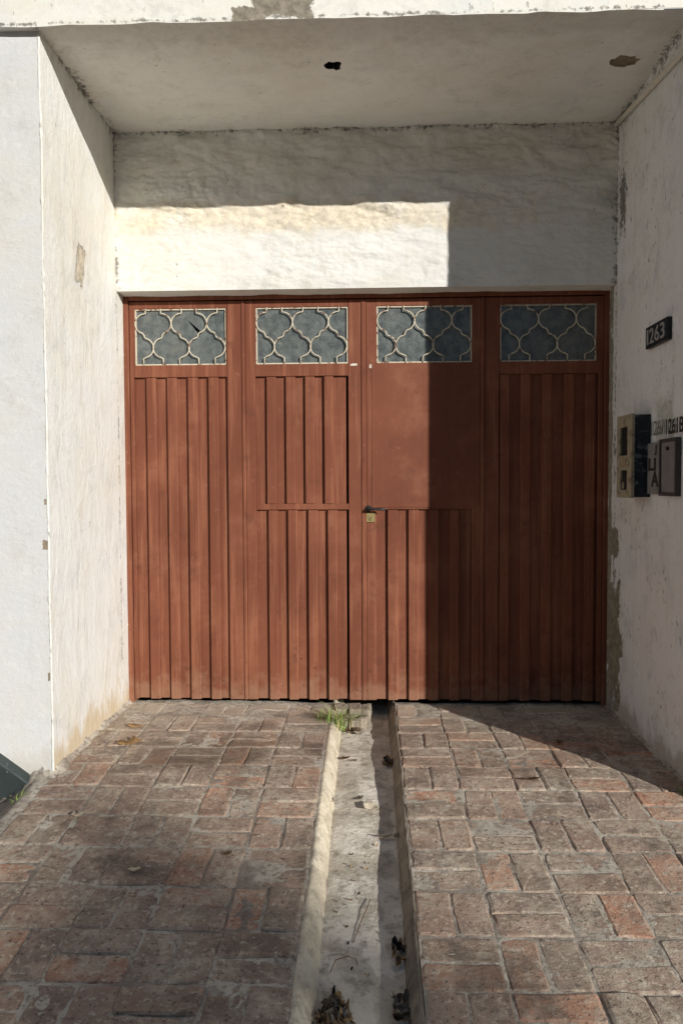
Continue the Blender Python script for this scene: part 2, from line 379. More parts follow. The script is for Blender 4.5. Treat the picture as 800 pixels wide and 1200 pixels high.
M_bead = plaster('bead_plaster', (0, 2), (.80, .79, .73), warm=.6, cool=.3, bstr=.5, specks=.6, stroke=(9, 9, 9))

def pin(u, v, m=.02): return min(1, min(u, 1-u, v, 1-v)/m)
# left pier: front face, rounded arris, inner return
def left_inner(u, v):
    y = YF+(4.5-YF)*u; z = -.2+(SZ+.2)*v
    d = .014*fr(y*2.6+z*.8, z*1.4, 1, 4)+.020*abs(fr(y*7+z*2.8, z*3, 4, 4))
    return (XL+d*pin(u, 1, .015), y, z)
def left_front(u, v):
    x = -5+(XL-.006+5)*(1-(1-u)**2.2); z = -.4+(SZ+.4)*v
    return (x, YF+(.009*fr(x*1.5, z*2.6, 8, 4)+.006*abs(fr(x*2.2, z*7, 2, 4)))*pin(u, 1, .01), z)
mb = MB(); mb.grid(left_front, 150, 260); p1 = mb.build('pier', M_front, house, smooth=True)
mb = MB().grid(left_inner, 110, 290); mb.box(-5, XL-.05, YF+.06, 4.5, -.4, SZ-.002); ret1 = mb.build('pier', M_left, house, smooth=False)
for p in ret1.data.polygons: p.use_smooth = True
MB().tube([(XL-.004+.003*fr(z*2, 0, 3, 2), YF+.004+.003*fr(z*2, 5, 3, 2), z) for z in [-.2+k*(SZ+.2)/120 for k in range(121)]], [.0055*(1+.8*fr(k*.9, 3, 7, 3)) for k in range(121)], 8).build('corner_bead', M_bead, p1, smooth=True)
# right pier; unseen top raised into a sloped wedge to square the lintel shadow
def right_inner(u, v):
    y = YRF+(4.5-YRF)*u; z = -.3+(SZ+(.069-.421*(y-YRF) if y < YS-.006 else 0)+.3)*v
    d = .006*fr(y*2.2, z*1.3, 12, 4)+.003*fr(y*7, z*3.5, 14, 3)
    if y > 4.19: d -= .012*sstep(.1, .5, fr(y*5, z*3.2, 31, 4)+.25)
    return (XR-d*pin(u, 1, .015), y, z)
def right_front(u, v):
    x = XR+3.6*u; z = -.4+(SZ+.069+.4)*v
    return (x, YRF+.005*fr(x*1.5, z*2.6, 8, 4)*pin(u, 1, .01), z)
mb = MB().grid(right_inner, 120, 290); mb.add([(x, y, z) for x in (XR+.003, 5) for y, z in ((YRF+.004, SZ-.1), (YS-.008, SZ-.1), (YS-.008, SZ-.003), (YRF+.004, SZ+.066))], [(0, 1, 2, 3), (7, 6, 5, 4), (3, 2, 6, 7), (0, 3, 7, 4), (1, 5, 6, 2)]); mb.box(XR+.05, 5, YRF+.06, 4.5, -.4, SZ-.002)
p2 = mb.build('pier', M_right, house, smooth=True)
MB().grid(right_front, 90, 120).build('pier', M_front, house, smooth=True)
# lintel wall above the door, thick hand-trowelled coat
def lint(u, v):
    x = XL-.03+(XR-XL+.06)*u; z = ZLB+(SZ+.01-ZLB)*v
    a = fr(x*3.4+.35*z, z*7.5, 3, 5); b = abs(fr(x*7-1.5*z, z*15, 6, 4)); c = fr(x*20, z*28, 2, 3)
    e_ = abs(fr(x*13+5*z, z*26, 11, 4)); mk = sstep(-.15, .35, fr(x*1.6, z*2.5, 21, 3)); b2 = abs(fr(x*3.2+1.4*z, z*8, 16, 3)); d = .010*a+.016*b2+.010*b*(.3+.7*mk)+.010*e_*mk**2+.003*c
    d *= clamp((z-ZLB)/.03); d *= .45+.95*sstep(2.65, 2.9, z)
    return (x, LY-d+.004*fr(x*1.1, 0, 2, 2), z)
mb = MB().grid(lint, 560, 180)
mb.grid(lambda u, v: (XL-.03+(XR-XL+.06)*u, LY+.004*fr((XL-.03+(XR-XL+.06)*u)*1.1, 0, 2, 2)+.3*v, ZLB-.004+.007*fr(u*14, v*2, 4, 3)*(1 if 0 < v else 0)+(.004 if v == 0 else 0)), 120, 4)
lw = mb.build('lintel_wall', M_lint, house, smooth=True)
MB().tube([(-.47, LY+.01, 2.822), (-.47, LY-.018, 2.82)], .007, 6).build('nail', simple('rust', (.10, .05, .03), .8), lw)
# canopy: soffit with a broken-out lamp hole and a spalled patch, and a fascia
r = random.Random(3)
def blob(cx, cy, rx, ry, n, j): return [(cx+rx*math.cos(2*math.pi*k/n)*r.uniform(1-j, 1+j), cy+ry*math.sin(2*math.pi*k/n)*r.uniform(1-j, 1+j)) for k in range(n)]
hole = blob(-.162, 3.568, .040, .034, 16, .28); chip = blob(1.192, 3.598, .062, .050, 18, .30)
mb = MB().poly([(-5, YS), (5, YS), (5, 4.3), (-5, 4.3)], [hole, chip], lambda x, y: (x, y, SZ))
can = mb.build('canopy', M_soff, house)
mb = MB()
def well(loop, d, shrink, nm, mat):
    m = MB(); n = len(loop); cx = sum(p[0] for p in loop)/n; cy = sum(p[1] for p in loop)/n
    v = [(x, y, SZ) for x, y in loop]+[(cx+(x-cx)*shrink, cy+(y-cy)*shrink, SZ+d*r.uniform(.8, 1.1)) for x, y in loop]+[(cx, cy, SZ+d)]
    f = []
    for i in range(n): j = (i+1) % n; f += [(i, j, n+j, n+i), (n+i, n+j, 2*n)]
    m.add(v, f).build(nm, mat, can)
well(hole, .12, 1.1, 'lamp_hole', M_dark); well(chip, .012, .85, 'spalled_patch', M_chip)
MB().tube([(-.165, 3.56, SZ+.06), (-.16, 3.563, SZ), (-.148, 3.572, SZ-.018), (-.128, 3.575, SZ-.010)], .0035, 6).build('wire', M_dark, can)
def fasc(u, v):
    x = -5+10*u; z = SZ-.002+.9*v
    return (x, YS-(.004*fr(x*2, z*4, 5, 4)), z+(.005*fr(x*6, 0, 4, 4)-.003 if v == 0 else 0))
mb = MB().grid(fasc, 420, 60); mb.box(-5, 5, YS+.03, 4.6, SZ+.14, SZ+.9)
mb.build('fascia', M_fasc, can, smooth=True)
# dark wedge plinth at the foot of the left front
M_plin = NB('plinth_green', .35); n = M_plin.noise(18, 5, .6); M_plin.b.inputs['Specular IOR Level'].default_value = .5
M_plin.color(M_plin.mix(M_plin.ramp(M_plin.noise(70, 3), .66, .72), M_plin.mix(n, (.018, .028, .028), (.05, .065, .062)), (.35, .33, .28))); M_plin.bump(n, .3, .006)
pts = [(-5, .45), (-2.18, .45), (-1.66, .092), (-1.54, .006), (-1.508, -.018)]
mb = MB(); v = []
for x, zt in pts:
    v += [(x, YF+.02, zt), (x, YF-.012, zt-.004), (x, YF-.045, zt-.012), (x, YF-.050, zt-.020), (x, YF-.052, -.5)]
f = []
for i in range(len(pts)-1):
    for k in range(4): f.append((i*5+k, (i+1)*5+k, (i+1)*5+k+1, i*5+k+1))
f.append(tuple((len(pts)-1)*5+k for k in range(5)))
mb.add(v, f).build('plinth', M_plin.m, p1)
# crumbling mortar fillet at the pier foot
mb = MB()
path = [(-2.2, YF-.02), (-1.62, YF-.02), (-1.46, YF-.01), (-1.405, YF+.02), (-1.405, 3.6), (-1.405, 4.0), (-1.405, 4.32)]
def fil(u, v):
    k = u*(len(path)-1); i = min(int(k), len(path)-2); t = k-i
    x = path[i][0]+(path[i+1][0]-path[i][0])*t; y = path[i][1]+(path[i+1][1]-path[i][1])*t
    ox, oy = (0, -1) if i < 2 else ((.6, -.8) if i == 2 else (1, 0))
    w = (.085 if i < 3 else .055)*(1+.5*fr(u*20, 3, 1, 3)); hgt = .035*(1+.7*fr(u*26, 8, 2, 3))
    X = x+ox*(w*v-.02); Y = y+oy*(w*v-.02)
    return (X, Y, G(X, Y)-.012+(hgt+.012)*(1-v)**1.6+.004*fr(X*30, Y*30, 4, 2))
mb.grid(fil, 160, 6).build('mortar_fillet', MORTAR, ret1, smooth=True)
mb = MB()
def fil2(u, v):
    y = 3.04+1.28*u; w = .05*(1+.6*fr(u*20, 3, 8, 3)); hg = .022*(1+.8*fr(u*22, 8, 5, 3)); X = XR+.012-w*v
    return (X, y, G(X, y)-.012+(hg+.012)*(1-v)**1.6+.004*fr(X*30, y*30, 4, 2))
mb.grid(fil2, 120, 6).build('mortar_fillet', MORTAR, p2, smooth=True)
# dark garage behind the door
M_int = simple('garage_wall', (.20, .19, .17), .95)
mb = MB(); mb.box(-1.9, 1.9, 4.48, 8.5, -.25, 2.75); mb.f = [q for k, q in enumerate(mb.f) if k != 2]
mb.grid(lambda u, v: (-1.9+3.8*u, 4.40+.09*1, -.25+.0*v), 1, 1)
mb.build('garage_room', M_int, house)
# painted numbers over the covers
M_ink = simple('black_paint', (.035, .033, .03), .8)
M_ink2 = simple('faded_paint', (.17, .19, .165), .9)
def text_mesh(s, h, ext=.0006, bold=0.):
    c = bpy.data.curves.new('t', 'FONT'); c.body = s; c.size = 1; c.extrude = ext; c.offset = bold; c.fill_mode = 'BOTH'; c.resolution_u = 4
    o = bpy.data.objects.new('t', c); COL.objects.link(o); dg = bpy.context.evaluated_depsgraph_get(); dg.update()
    me = bpy.data.meshes.new_from_object(o.evaluated_get(dg)); bpy.data.objects.remove(o); bpy.data.curves.remove(c)
    xs = [q.co.x for q in me.vertices]; ys = [q.co.y for q in me.vertices]; x0, y0 = min(xs), min(ys); k = h/(max(ys)-y0)
    for q in me.vertices: q.co.x = (q.co.x-x0)*k; q.co.y = (q.co.y-y0)*k
    return me, (max(xs)-x0)*k
def wall_text(me, y, z, x, sx=1., tilt=0.):
    """text on the right wall, read from the passage"""
    A = Matrix(((0, 0, -1, x), (-sx, 0, 0, y), (0, 1, 0, z), (0, 0, 0, 1))) @ Matrix.Rotation(tilt, 4, 'Z')
    me.transform(A); return me
me, w = text_mesh('1261', .068); link('painted_number', wall_text(me, 3.636, 1.505, XR-.0085, .145/w), M_ink2, p2)
me, w = text_mesh('1261B', .070, bold=.02); link('painted_number', wall_text(me, 3.458, 1.500, XR-.0085, .190/w), M_ink, p2)

# ================================================================== THE GARAGE DOOR
def door_paint(grain=1.):
    b = NB('oxide_red_paint', .50); b.b.inputs['Specular IOR Level'].default_value = .16
    n1 = b.noise(1.6, 5, .6); st = b.noise(1, 5, .65, v=b.vec((26, 26, 1.3))); n2 = b.noise(28, 5, .65)
    c = b.mix(b.ramp(n1, .35, .7), (.165, .056, .031), (.225, .079, .043))
    c = b.mix(b.math('MULTIPLY', b.ramp(st, .47, .68), .55*grain), c, (.34, .138, .076))
    c = b.mix(b.math('MULTIPLY', b.ramp(b.noise(1, 4, .6, v=b.vec((40, 40, 2))), .52, .72), .65*grain), c, (.17, .052, .03))
    c = b.mix(b.math('MULTIPLY', b.ramp(n2, .60, .76), .35), c, (.36, .17, .11))
    c = b.mix(b.math('MULTIPLY', b.ramp(b.noise(90, 2), .70, .74), .7), c, (.12, .05, .03))
    f = b.math('ADD', b.edge(2, .0, .4), b.math('MULTIPLY', b.math('SUBTRACT', b.noise(14, 5), .5), 1.2))
    c = b.mix(b.math('MULTIPLY', b.ramp(f, .5, .95), .6), c, (.31, .17, .105))
    c = b.mix(b.math('MULTIPLY', b.ramp(b.noise(3.2, 6, .7), .5, .68), .25), c, (.33, .15, .09))
    c = b.mix(b.math('MULTIPLY', b.ramp(b.noise(6, 6, .75), .56, .68), .45), c, (.10, .038, .025))
    ch = b.math('MULTIPLY', b.ramp(b.noise(34, 6, .75), .62, .66), b.ramp(b.math('ADD', b.edge(2, 0, .9), b.math('MULTIPLY', b.noise(3, 4), .6)), .55, 1.1))
    c = b.mix(b.math('MULTIPLY', ch, .8), c, (.07, .032, .02))
    for p, h in (((-.085, 1.966), (.014, .006)), ((.012, 1.955), (.006, .010))):
        c = b.mix(b.patch((0, 2), p, h, .6, 50, .15), c, (.68, .62, .53))
    jm = b.math('MULTIPLY', b.ramp(b.noise(23, 5, .7), .66, .70), b.edge(0, -1.412, .030))   # whitewash smears on the jamb
    c = b.mix(b.ramp(jm, .25, .45), c, (.70, .62, .50))
    b.color(c)
    rr = b.math('ADD', .48, b.math('MULTIPLY', n2, .22)); b.t.links.new(rr, b.b.inputs['Roughness'])
    b.bump(b.math('ADD', b.math('MULTIPLY', b.noise(9, 3), .6), b.math('MULTIPLY', n2, .25)), .22, .006); return b.m
RED = door_paint(); RED_FLAT = door_paint(.12)
def glass_mat():
    b = NB('obscure_glass', .22); b.b.inputs['Specular IOR Level'].default_value = .5
    n = b.noise(26, 4, .6); n2 = b.noise(6, 4, .6)
    c = b.mix(b.ramp(n, .3, .7), (.095, .11, .11), (.185, .205, .195))
    c = b.mix(b.math('MULTIPLY', b.ramp(n2, .5, .75), .5), c, (.23, .225, .19))
    c = b.mix(b.ramp(b.noise(48, 3, .6), .66, .74), c, (.30, .29, .25))
    b.color(c); b.b.inputs['Transmission Weight'].default_value = .18
    b.bump(b.math('ADD', b.voro(85), b.math('MULTIPLY', n, .4)), .35, .004); return b.m
GLASS = glass_mat()
def cream_mat():
    b = NB('chipped_cream_paint', .6); n = b.noise(34, 4, .65)
    b.color(b.mix(b.ramp(n, .54, .62), b.mix(b.noise(8), (.52, .46, .34), (.68, .62, .49)), (.22, .10, .06))); b.bump(n, .3, .003); return b.m
IRON = cream_mat()
door = thing('garage_door', 'rust red sheet metal garage door of four leaves with a lattice window in each', 'garage door', (0, DY, 0))
mb = MB()
mb.box(XL-.02, -1.383, DY-.012, DY+.06, .0, 2.40, .003); mb.box(1.331, XR+.03, DY-.012, DY+.06, .0, 2.40, .003); mb.box(-1.3829, 1.3309, DY-.010, DY+.06, 2.343, 2.40, .003)
mb.build('door_frame', RED, door)
Z0, Z1, WB, WT, ST = .022, 2.337, 1.973, 2.296, 1.903
slat_cache = {}
def slat(x0, x1, z0, z1, parent):
    w = round(x1-x0, 3); h = round(z1-z0, 3); key = (w, h)
    if key not in slat_cache:
        b = .004; y0, y1 = -.001, .0215
        pr = [(0, y1), (.001, y0+b), (b*.7, y0), (w-.009, y0), (w-.002, y0+.006), (w, y1)]
        v = [(x, y, z) for z in (0, h/2, h) for x, y in pr]; f = []
        for k in (0, 1):
            for i in range(5): f.append((k*6+i, k*6+i+1, k*6+7+i, k*6+6+i))
        f += [(5, 4, 3, 2, 1, 0), tuple(range(12, 18))]
        slat_cache[key] = mesh('slat', v, f); slat_cache[key].materials.append(RED)
    o = bpy.data.objects.new('slat', slat_cache[key]); COL.objects.link(o); attach(o, parent)
    o.location = (x0, DY+RND.uniform(-.0012, .0012), z0); o.rotation_euler = (0, RND.gauss(0, .0006), RND.gauss(0, .006))
# one lattice: ogee rods, facing pairs that touch at the belly
def lattice():
    m = MB(); k = 1/(5.714*203.3)
    def arc(xb, cy, R, side, n=12):       # semicircle bulging to side, shouldered ends
        return [(xb+side*(R*math.cos(a)-.10*R), cy-R*1.02*math.sin(a)) for a in [math.pi*.44*(1-2*i/n) for i in range(n+1)]]
    for T1, s in ((45, -1), (287, 1), (287, -1), (526, 1), (526, -1)):
        xb = T1-s*61; T2 = T1-s*122
        p = [(xb-s*9, 72), (xb-s*9, 100)]+[(x, 166-(166-y)) for x, y in [(q[0], q[1]) for q in arc(T1-s*61+s*6, 166, 61, s)]]
        p += [(xb, 243), (xb, 252)]+arc(T2+s*61-s*6, 322, 61, -s)+[(xb+s*6, 392), (xb+s*6, 438)]
        # rod in window coordinates: x right, z up from the window's lower edge
        m.tube([((x-40)*k, .0, (437-y)*k) for x, y in p], .0037, 6, flat=1.3)
    m.grid(lambda u, v: (0, 0, 0), 1, 1) if False else None
    return m
LAT = None
def rect_frame(m, x0, x1, z0, z1, w, y0, y1):
    m.box(x0, x1, y0, y1, z1-w, z1); m.box(x0, x1, y0, y1, z0, z0+w); m.box(x0, x0+w, y0, y1, z0+w, z1-w); m.box(x1-w, x1, y0, y1, z0+w, z1-w)
crack = [(-1.046, 2.233), (-1.030, 2.222), (-.972, 2.172), (-.966, 2.160), (-.972, 2.148), (-.984, 2.158), (-1.010, 2.190)]
def leaf(x0, x1, wx0, wx1, px0, px1, kind, slats_up, slats_dn, lbl):
    global LAT
    m = MB(); ya, yb = DY, DY+.038
    m.box(x0, min(wx0, px0), ya, yb, Z0, Z1, .003); m.box(max(wx1, px1), x1, ya, yb, Z0, Z1, .003)
    a, b = min(wx0, px0)+.0002, max(wx1, px1)-.0002
    m.box(a, b, ya+.0004, yb, WT, Z1-.0004, .002); m.box(a, b, ya+.0004, yb, ST, WB, .002)
    if wx0 > a: m.box(a, wx0, ya+.0006, yb, WB+.0002, WT-.0002)
    if wx1 < b: m.box(wx1, b, ya+.0006, yb, WB+.0002, WT-.0002)
    if kind in ('two', 'flat'): m.box(a, b, ya+.0004, yb, 1.134, 1.168, .002)
    m.box(a, b, ya+.0245, yb, Z0+.001, Z0+.03)
    lf = m.build('leaf', RED, door); lf['label'] = lbl
    # folded sheet behind the ribs
    MB().box(px0+.0004, px1-.0004, ya+.0205, ya+.024, Z0+.003, ST-.0004).build('sheet', RED, lf)
    if kind == 'one':
        for s in slats_up: slat(s, min(s+.060, px1-.004), Z0+.002, ST-.003, lf)
    elif kind == 'two':
        for s in slats_up: slat(s, s+.056, 1.170, ST-.003, lf)
        for s in slats_dn: slat(s, s+.057, Z0+.002, 1.131, lf)
    else:
        MB().box(x0+.030, x1-.004, ya-.0035, ya+.001, 1.146, WB-.006, .0012).build('flat_panel', RED_FLAT, lf)
        for s in slats_dn: slat(s, s+.059, Z0+.002, 1.131, lf)
    # window: pane, bead and lattice
    W, H = wx1-wx0, WT-WB
    if lbl.startswith('leaf with a broken'):
        outer = [(wx0, WB), (wx1, WB), (wx1, WT), (wx0, WT)]
        MB().poly(outer, [crack], lambda x, z: (x, ya+.018, z)).build('pane', GLASS, lf)
    else: MB().box(wx0+.0005, wx1-.0005, ya+.018, ya+.022, WB+.0005, WT-.0005).build('pane', GLASS, lf)
    m = MB(); rect_frame(m, wx0+.0003, wx1-.0003, WB+.0003, WT-.0003, .0070, ya+.006, ya+.0179); m.build('window_bead', IRON, lf)
    if LAT is None:
        q = lattice(); LAT = mesh('grille', q.v, q.f); LAT.materials.append(IRON)
        for p in LAT.polygons: p.use_smooth = True
    g = bpy.data.objects.new('grille', LAT); COL.objects.link(g); attach(g, lf); g.location = (wx0-.002, ya+.002, WB-.002); g.scale = ((W+.006)/.534, 1, (H+.004)/.316)
    return lf
L1 = leaf(-1.381, -.731, -1.349, -.818, -1.357, -.815, 'one', [-1.286, -1.165, -1.045, -.926], [], 'leaf with a broken hole in its lattice window pane')
L2 = leaf(-.709, -.043, -.647, -.117, -.651, -.128, 'two', [-.589, -.477, -.366, -.256], [-.583, -.469, -.353, -.238], 'ribbed leaf split by a rail at handle height')
L3 = leaf(-.014, .636, .046, .588, .041, .585, 'flat', [], [.107, .226, .344, .462], 'leaf with a flat upper panel, lever handle and brass lock')
L4 = leaf(.660, 1.329, .746, 1.288, .742, 1.300, 'one', [.745, .865, .985, 1.108, 1.228], [], 'full height ribbed leaf wholly in shade')
for s in L4.children:
    if s.name.startswith('slat'): pass
# hinge / meeting strips between leaves
for x0, x1, lf in ((-.7305, -.7095, L1), (-.0425, -.0145, L3), (.6365, .6595, L3)):
    MB().box(x0, x1, DY-.006, DY+.03, Z0, Z1, .004).build('cover_strip', RED, lf)
# lever handle and lock
M_blk = simple('black_metal', (.03, .03, .03), .35, 0, .2); M_brass = simple('dull_brass', (.42, .33, .15), .45, .7, .3, 60)
h = MB()
h.tube([(-.004, DY-.004, 1.140), (-.004, DY-.034, 1.140), (.002, DY-.046, 1.139), (.016, DY-.050, 1.138), (.055, DY-.049, 1.137), (.085, DY-.047, 1.136), (.096, DY-.044, 1.133)], [.010, .009, .009, .009, .008, .0075, .005], 8)
h.tube([(-.004, DY-.003, 1.140), (-.004, DY-.009, 1.140)], .019, 14)
h.build('handle', M_blk, L3, smooth=True)
h = MB(); h.box(-.016, .034, DY-.0085, DY-.0005, 1.060, 1.116, .002); h.tube([(.010, DY-.0085, 1.082), (.010, DY-.013, 1.082)], .011, 12); h.build('lock_plate', M_brass, L3)
MB().box(.008, .012, DY-.0138, DY-.012, 1.075, 1.089).build('keyhole', M_dark, L3)

# ================================================================== THINGS ON THE RIGHT WALL
cb = NB('cream_bakelite', .6); cb.color(cb.mix(cb.math('MULTIPLY', cb.ramp(cb.noise(22, 7, .75), .48, .62), .75), cb.mix(cb.noise(9), (.34, .30, .205), (.44, .39, .27)), (.13, .11, .08))); cb.bump(cb.noise(60, 4), .2, .003); M_cov = cb.m
bs = NB('blackened_steel', .5); n = bs.noise(20, 5, .65); bs.color(bs.mix(bs.ramp(bs.noise(13, 7, .72, v=bs.vec((1, 1, 1.6))), .53, .64), bs.mix(n, (.012, .015, .02), (.035, .042, .05)), (.17, .18, .19))); bs.bump(n, .3, .005)
M_hous = bs.m
mbx = thing('meter_box', 'cream fronted black meter box fixed to the right wall beside the door', 'meter box', (XR, 3.76, 1.21))
y0, y1, z0, z1, xf = 3.662, 3.868, 1.212, 1.612, 1.272
MB().box(xf+.006, XR+.01, y0, y1, z0, z1, .004).build('housing', M_hous, mbx)
m = MB()
ow = [(y0+.058, y1-.040, z0+.205, z0+.345), (y0+.062, y1-.052, z0+.035, z0+.132)]
def rect(a): return [(a[0], a[2]), (a[1], a[2]), (a[1], a[3]), (a[0], a[3])]
O_ = [(y0-.004, z0-.004), (y1+.004, z0-.004), (y1+.004, z1+.004), (y0-.004, z1+.004)]
m.poly(O_, [rect(a) for a in ow], lambda y, z: (xf-.008, y, z)); m.poly(O_, [rect(a) for a in ow], lambda y, z: (xf+.0055, y, z))
for lp in [O_]+[rect(a) for a in ow]:
    for i in range(4):
        a, b = lp[i], lp[(i+1) % 4]; m.add([(xf-.008, *a), (xf-.008, *b), (xf+.0055, *b), (xf+.0055, *a)], [(0, 1, 2, 3)])
m.build('cover', M_cov, mbx)
for a in ow:
    MB().box(xf+.001, xf+.0045, a[0]+.0005, a[1]-.0005, a[2]+.0005, a[3]-.0005).build('sight_glass', M_dark, mbx)
MB().box(xf-.002, xf+.0009, y1-.085, y1-.060, z0+.04, z0+.075).build('latch', M_cov, mbx)
for yy in (y0+.045, y0+.16): MB().tube([(xf-.013, yy, z0+.168), (xf-.006, yy, z0+.168)], .012, 10).build('screw', simple('zinc', (.5, .46, .36), .5, .2), mbx)
MB().box(xf-.0115, xf-.0075, y0+.075, y0+.13, z0+.155, z0+.185, .001).build('maker_plate', simple('tan_plate', (.38, .27, .17), .6), mbx)
for k, yy in enumerate((y0+.12, y0+.15)): MB().box(xf-.0095, xf-.0075, yy, yy+.016, z1-.035, z1-.018).build('stain', M_dark, mbx) if False else None

M_gal = simple('weathered_zinc', (.26, .255, .245), .55, .25, .45, 14, .2)
M_pgrey = simple('grey_cover', (.25, .24, .225), .7, 0, .45, 16)
t = thing('utility_cover', 'small grey cover with black daubed letters next to the meter box', 'cover', (XR, 3.58, 1.225))
m = MB(); m.box(XR-.018, XR+.01, 3.500, 3.655, 1.228, 1.470, .002); m.build('lid', M_pgrey, t)
me, w = text_mesh('A', .075, bold=.03); link('letter', wall_text(me, 3.605, 1.262, XR-.0190, 1.25), M_ink, t)
me, w = text_mesh('LI', .060, bold=.04); link('letter', wall_text(me, 3.640, 1.338, XR-.0190, 1.8), M_ink, t)
me, w = text_mesh('J', .05, bold=.04); link('letter', wall_text(me, 3.565, 1.41, XR-.0190, 1.6), M_ink, t)
t = thing('utility_cover', 'plain zinc cover in a dark rim under the black painted number', 'cover', (XR, 3.40, 1.225))
m = MB(); rect = None
for a in ((3.307, 3.498, 1.466, 1.480), (3.307, 3.498, 1.222, 1.236), (3.307, 3.321, 1.236, 1.466), (3.484, 3.498, 1.236, 1.466)): m.box(XR-.024, XR+.01, *a)
m.build('rim', simple('dark_rim', (.07, .062, .058), .6), t)
MB().box(XR-.018, XR+.008, 3.3205, 3.4845, 1.2355, 1.4665, .003).build('lid', M_gal, t)
MB().tube([(XR-.017, 3.405, 1.435), (XR-.025, 3.405, 1.435)], .009, 10).build('lid_bolt', M_dark, t)

t = thing('house_number_plate', 'dark house number plate reading 1263 on the right wall', 'number plate', (XR, 3.56, 1.92))
M_plate = simple('black_plate', (.022, .022, .024), .4); M_dig = simple('grey_digit', (.34, .335, .32), .5, 0, .2)
tl = .0
m = MB(); m.box(XR-.022, XR+.006, 3.424, 3.686, 1.924, 2.026, .002); m.build('plate', M_plate, t)
for k, ch in enumerate('1263'):
    me, w = text_mesh(ch, .072, .05, .01); 
    for q in me.vertices: q.co.z *= .08
    wd = .017 if ch == '1' else .052
    link('digit', wall_text(me, 3.672-(.010 if k == 0 else .043+(k-1)*.064)-.004, 1.939, XR-.0225, wd/w), M_dig, t)

M_cond = plaster('painted_conduit', (1, 2), (.74, .70, .61), warm=.4, cool=.2, bstr=.3, specks=.4)
cd = MB().tube([(XR-.014, 4.20, 3.222), (XR-.015, 3.8, 3.172), (XR-.014, 3.38, 3.122), (XR-.014, 3.10, 3.088)], .0135, 8).build('conduit', M_cond, smooth=True)
tag(cd, 'painted conduit sloping along the right wall just under the canopy', 'conduit')

# ================================================================== WEED, LEAVES AND LITTER
def grass_mat(name, a, b_):
    b = NB(name, .6); b.color(b.mix(b.noise(30, 3), a, b_)); b.b.inputs['Subsurface Weight'].default_value = 0; return b.m
GRASS = grass_mat('grass_blade', (.13, .22, .04), (.32, .42, .12)); STRAW = grass_mat('straw', (.42, .33, .17), (.55, .46, .27))
def blade(m, base, d, h, w, r):
    n = 5; pts = []
    side = Vector((-d.y, d.x, 0)).normalized() if d.length > .001 else Vector((1, 0, 0)); v = []
    for i in range(n+1):
        t = i/n; p = Vector(base)+Vector((d.x*t*t, d.y*t*t, h*(t-.35*t*t*t))); ww = w*(1-t)**.7+.0002
        v += [p-side*ww, p+side*ww+Vector((0, 0, ww*.4))]
    m.add(v, [(2*i, 2*i+1, 2*i+3, 2*i+2) for i in range(n)])
r = random.Random(8)
wt = thing('weed_tuft', 'tuft of green grass growing at the sill beside the drain channel', 'weed', (-.20, 4.05, 0))
g1, g2 = MB(), MB()
for k in range(210):
    a = r.uniform(0, 6.28); R_ = r.uniform(0, .065); bx = -.195+R_*math.cos(a)*1.5; by = 4.03+R_*math.sin(a)*1.4
    d = Vector((math.cos(a)+r.uniform(-.8, .8), math.sin(a)*.7+r.uniform(-.8, .5), 0))*r.uniform(.03, .115)
    blade(g1 if r.random() < .78 else g2, (bx, by, G(bx, by)-.015 if bx < CHL else -.045), d, r.uniform(.05, .145), r.uniform(.0016, .0036), r)
g1.build('blades', GRASS, wt); g2.build('dry_blades', STRAW, wt)
wt = thing('weed_tuft', 'small green weed at the foot of the right pier corner', 'weed', (1.31, 3.13, -.04))
g1 = MB()
for k in range(26):
    a = r.uniform(0, 6.28); d = Vector((math.cos(a), math.sin(a), 0))*r.uniform(.01, .05); bx, by = 1.315+r.uniform(-.02, .02), 3.14+r.uniform(-.05, .05)
    blade(g1, (bx, by, G(bx, by)-.01), d, r.uniform(.03, .075), r.uniform(.0015, .003), r)
g1.build('blades', GRASS, wt)
wt = thing('weed_tuft', 'sparse weed sprouting beside the dark plinth', 'weed', (-1.50, 3.06, -.05))
g1, g2 = MB(), MB()
for k in range(9):
    a = r.uniform(0, 6.28); d = Vector((math.cos(a), math.sin(a), 0))*r.uniform(.02, .05); bx, by = -1.50+r.uniform(-.02, .02), 3.06+r.uniform(-.02, .02)
    blade(g1, (bx, by, G(bx, by)-.01), d, r.uniform(.015, .045), r.uniform(.002, .0045), r)
g1.build('blades', GRASS, wt)

def leaf_mat(name, a, b_):
    b = NB(name, .75); n = b.noise(60, 4); b.color(b.mix(n, a, b_)); b.bump(n, .4, .003); return b.m
LT = leaf_mat('tan_leaf', (.38, .22, .09), (.52, .34, .16)); LP = leaf_mat('pale_leaf', (.62, .52, .36), (.78, .70, .54)); LB = leaf_mat('brown_leaf', (.10, .06, .035), (.26, .17, .09)); LG = leaf_mat('grey_leaf', (.16, .13, .10), (.36, .30, .22))
def leaf_geo(L, W, curl, r, lobes=0):
    v, f = [], []; n = 8
    for i in range(n+1):
        t = i/n; w = W*math.sin(math.pi*min(1, t*.96+.02))**.8*(1+(.35*math.sin(t*lobes*6.28) if lobes else 0))+.0006
        z = curl*L*(4*(t-.5)**2)*.35; e = curl*w*.9
        j = r.uniform(-.12, .12)*W
        v += [((t-.5)*L, -w+j, z+e), ((t-.5)*L, 0, z), ((t-.5)*L, w+j, z+e*r.uniform(.3, 1.4))]
    for i in range(n):
        for k in (0, 1): f.append((i*3+k, i*3+k+1, i*3+k+4, i*3+k+3))
    return v, f
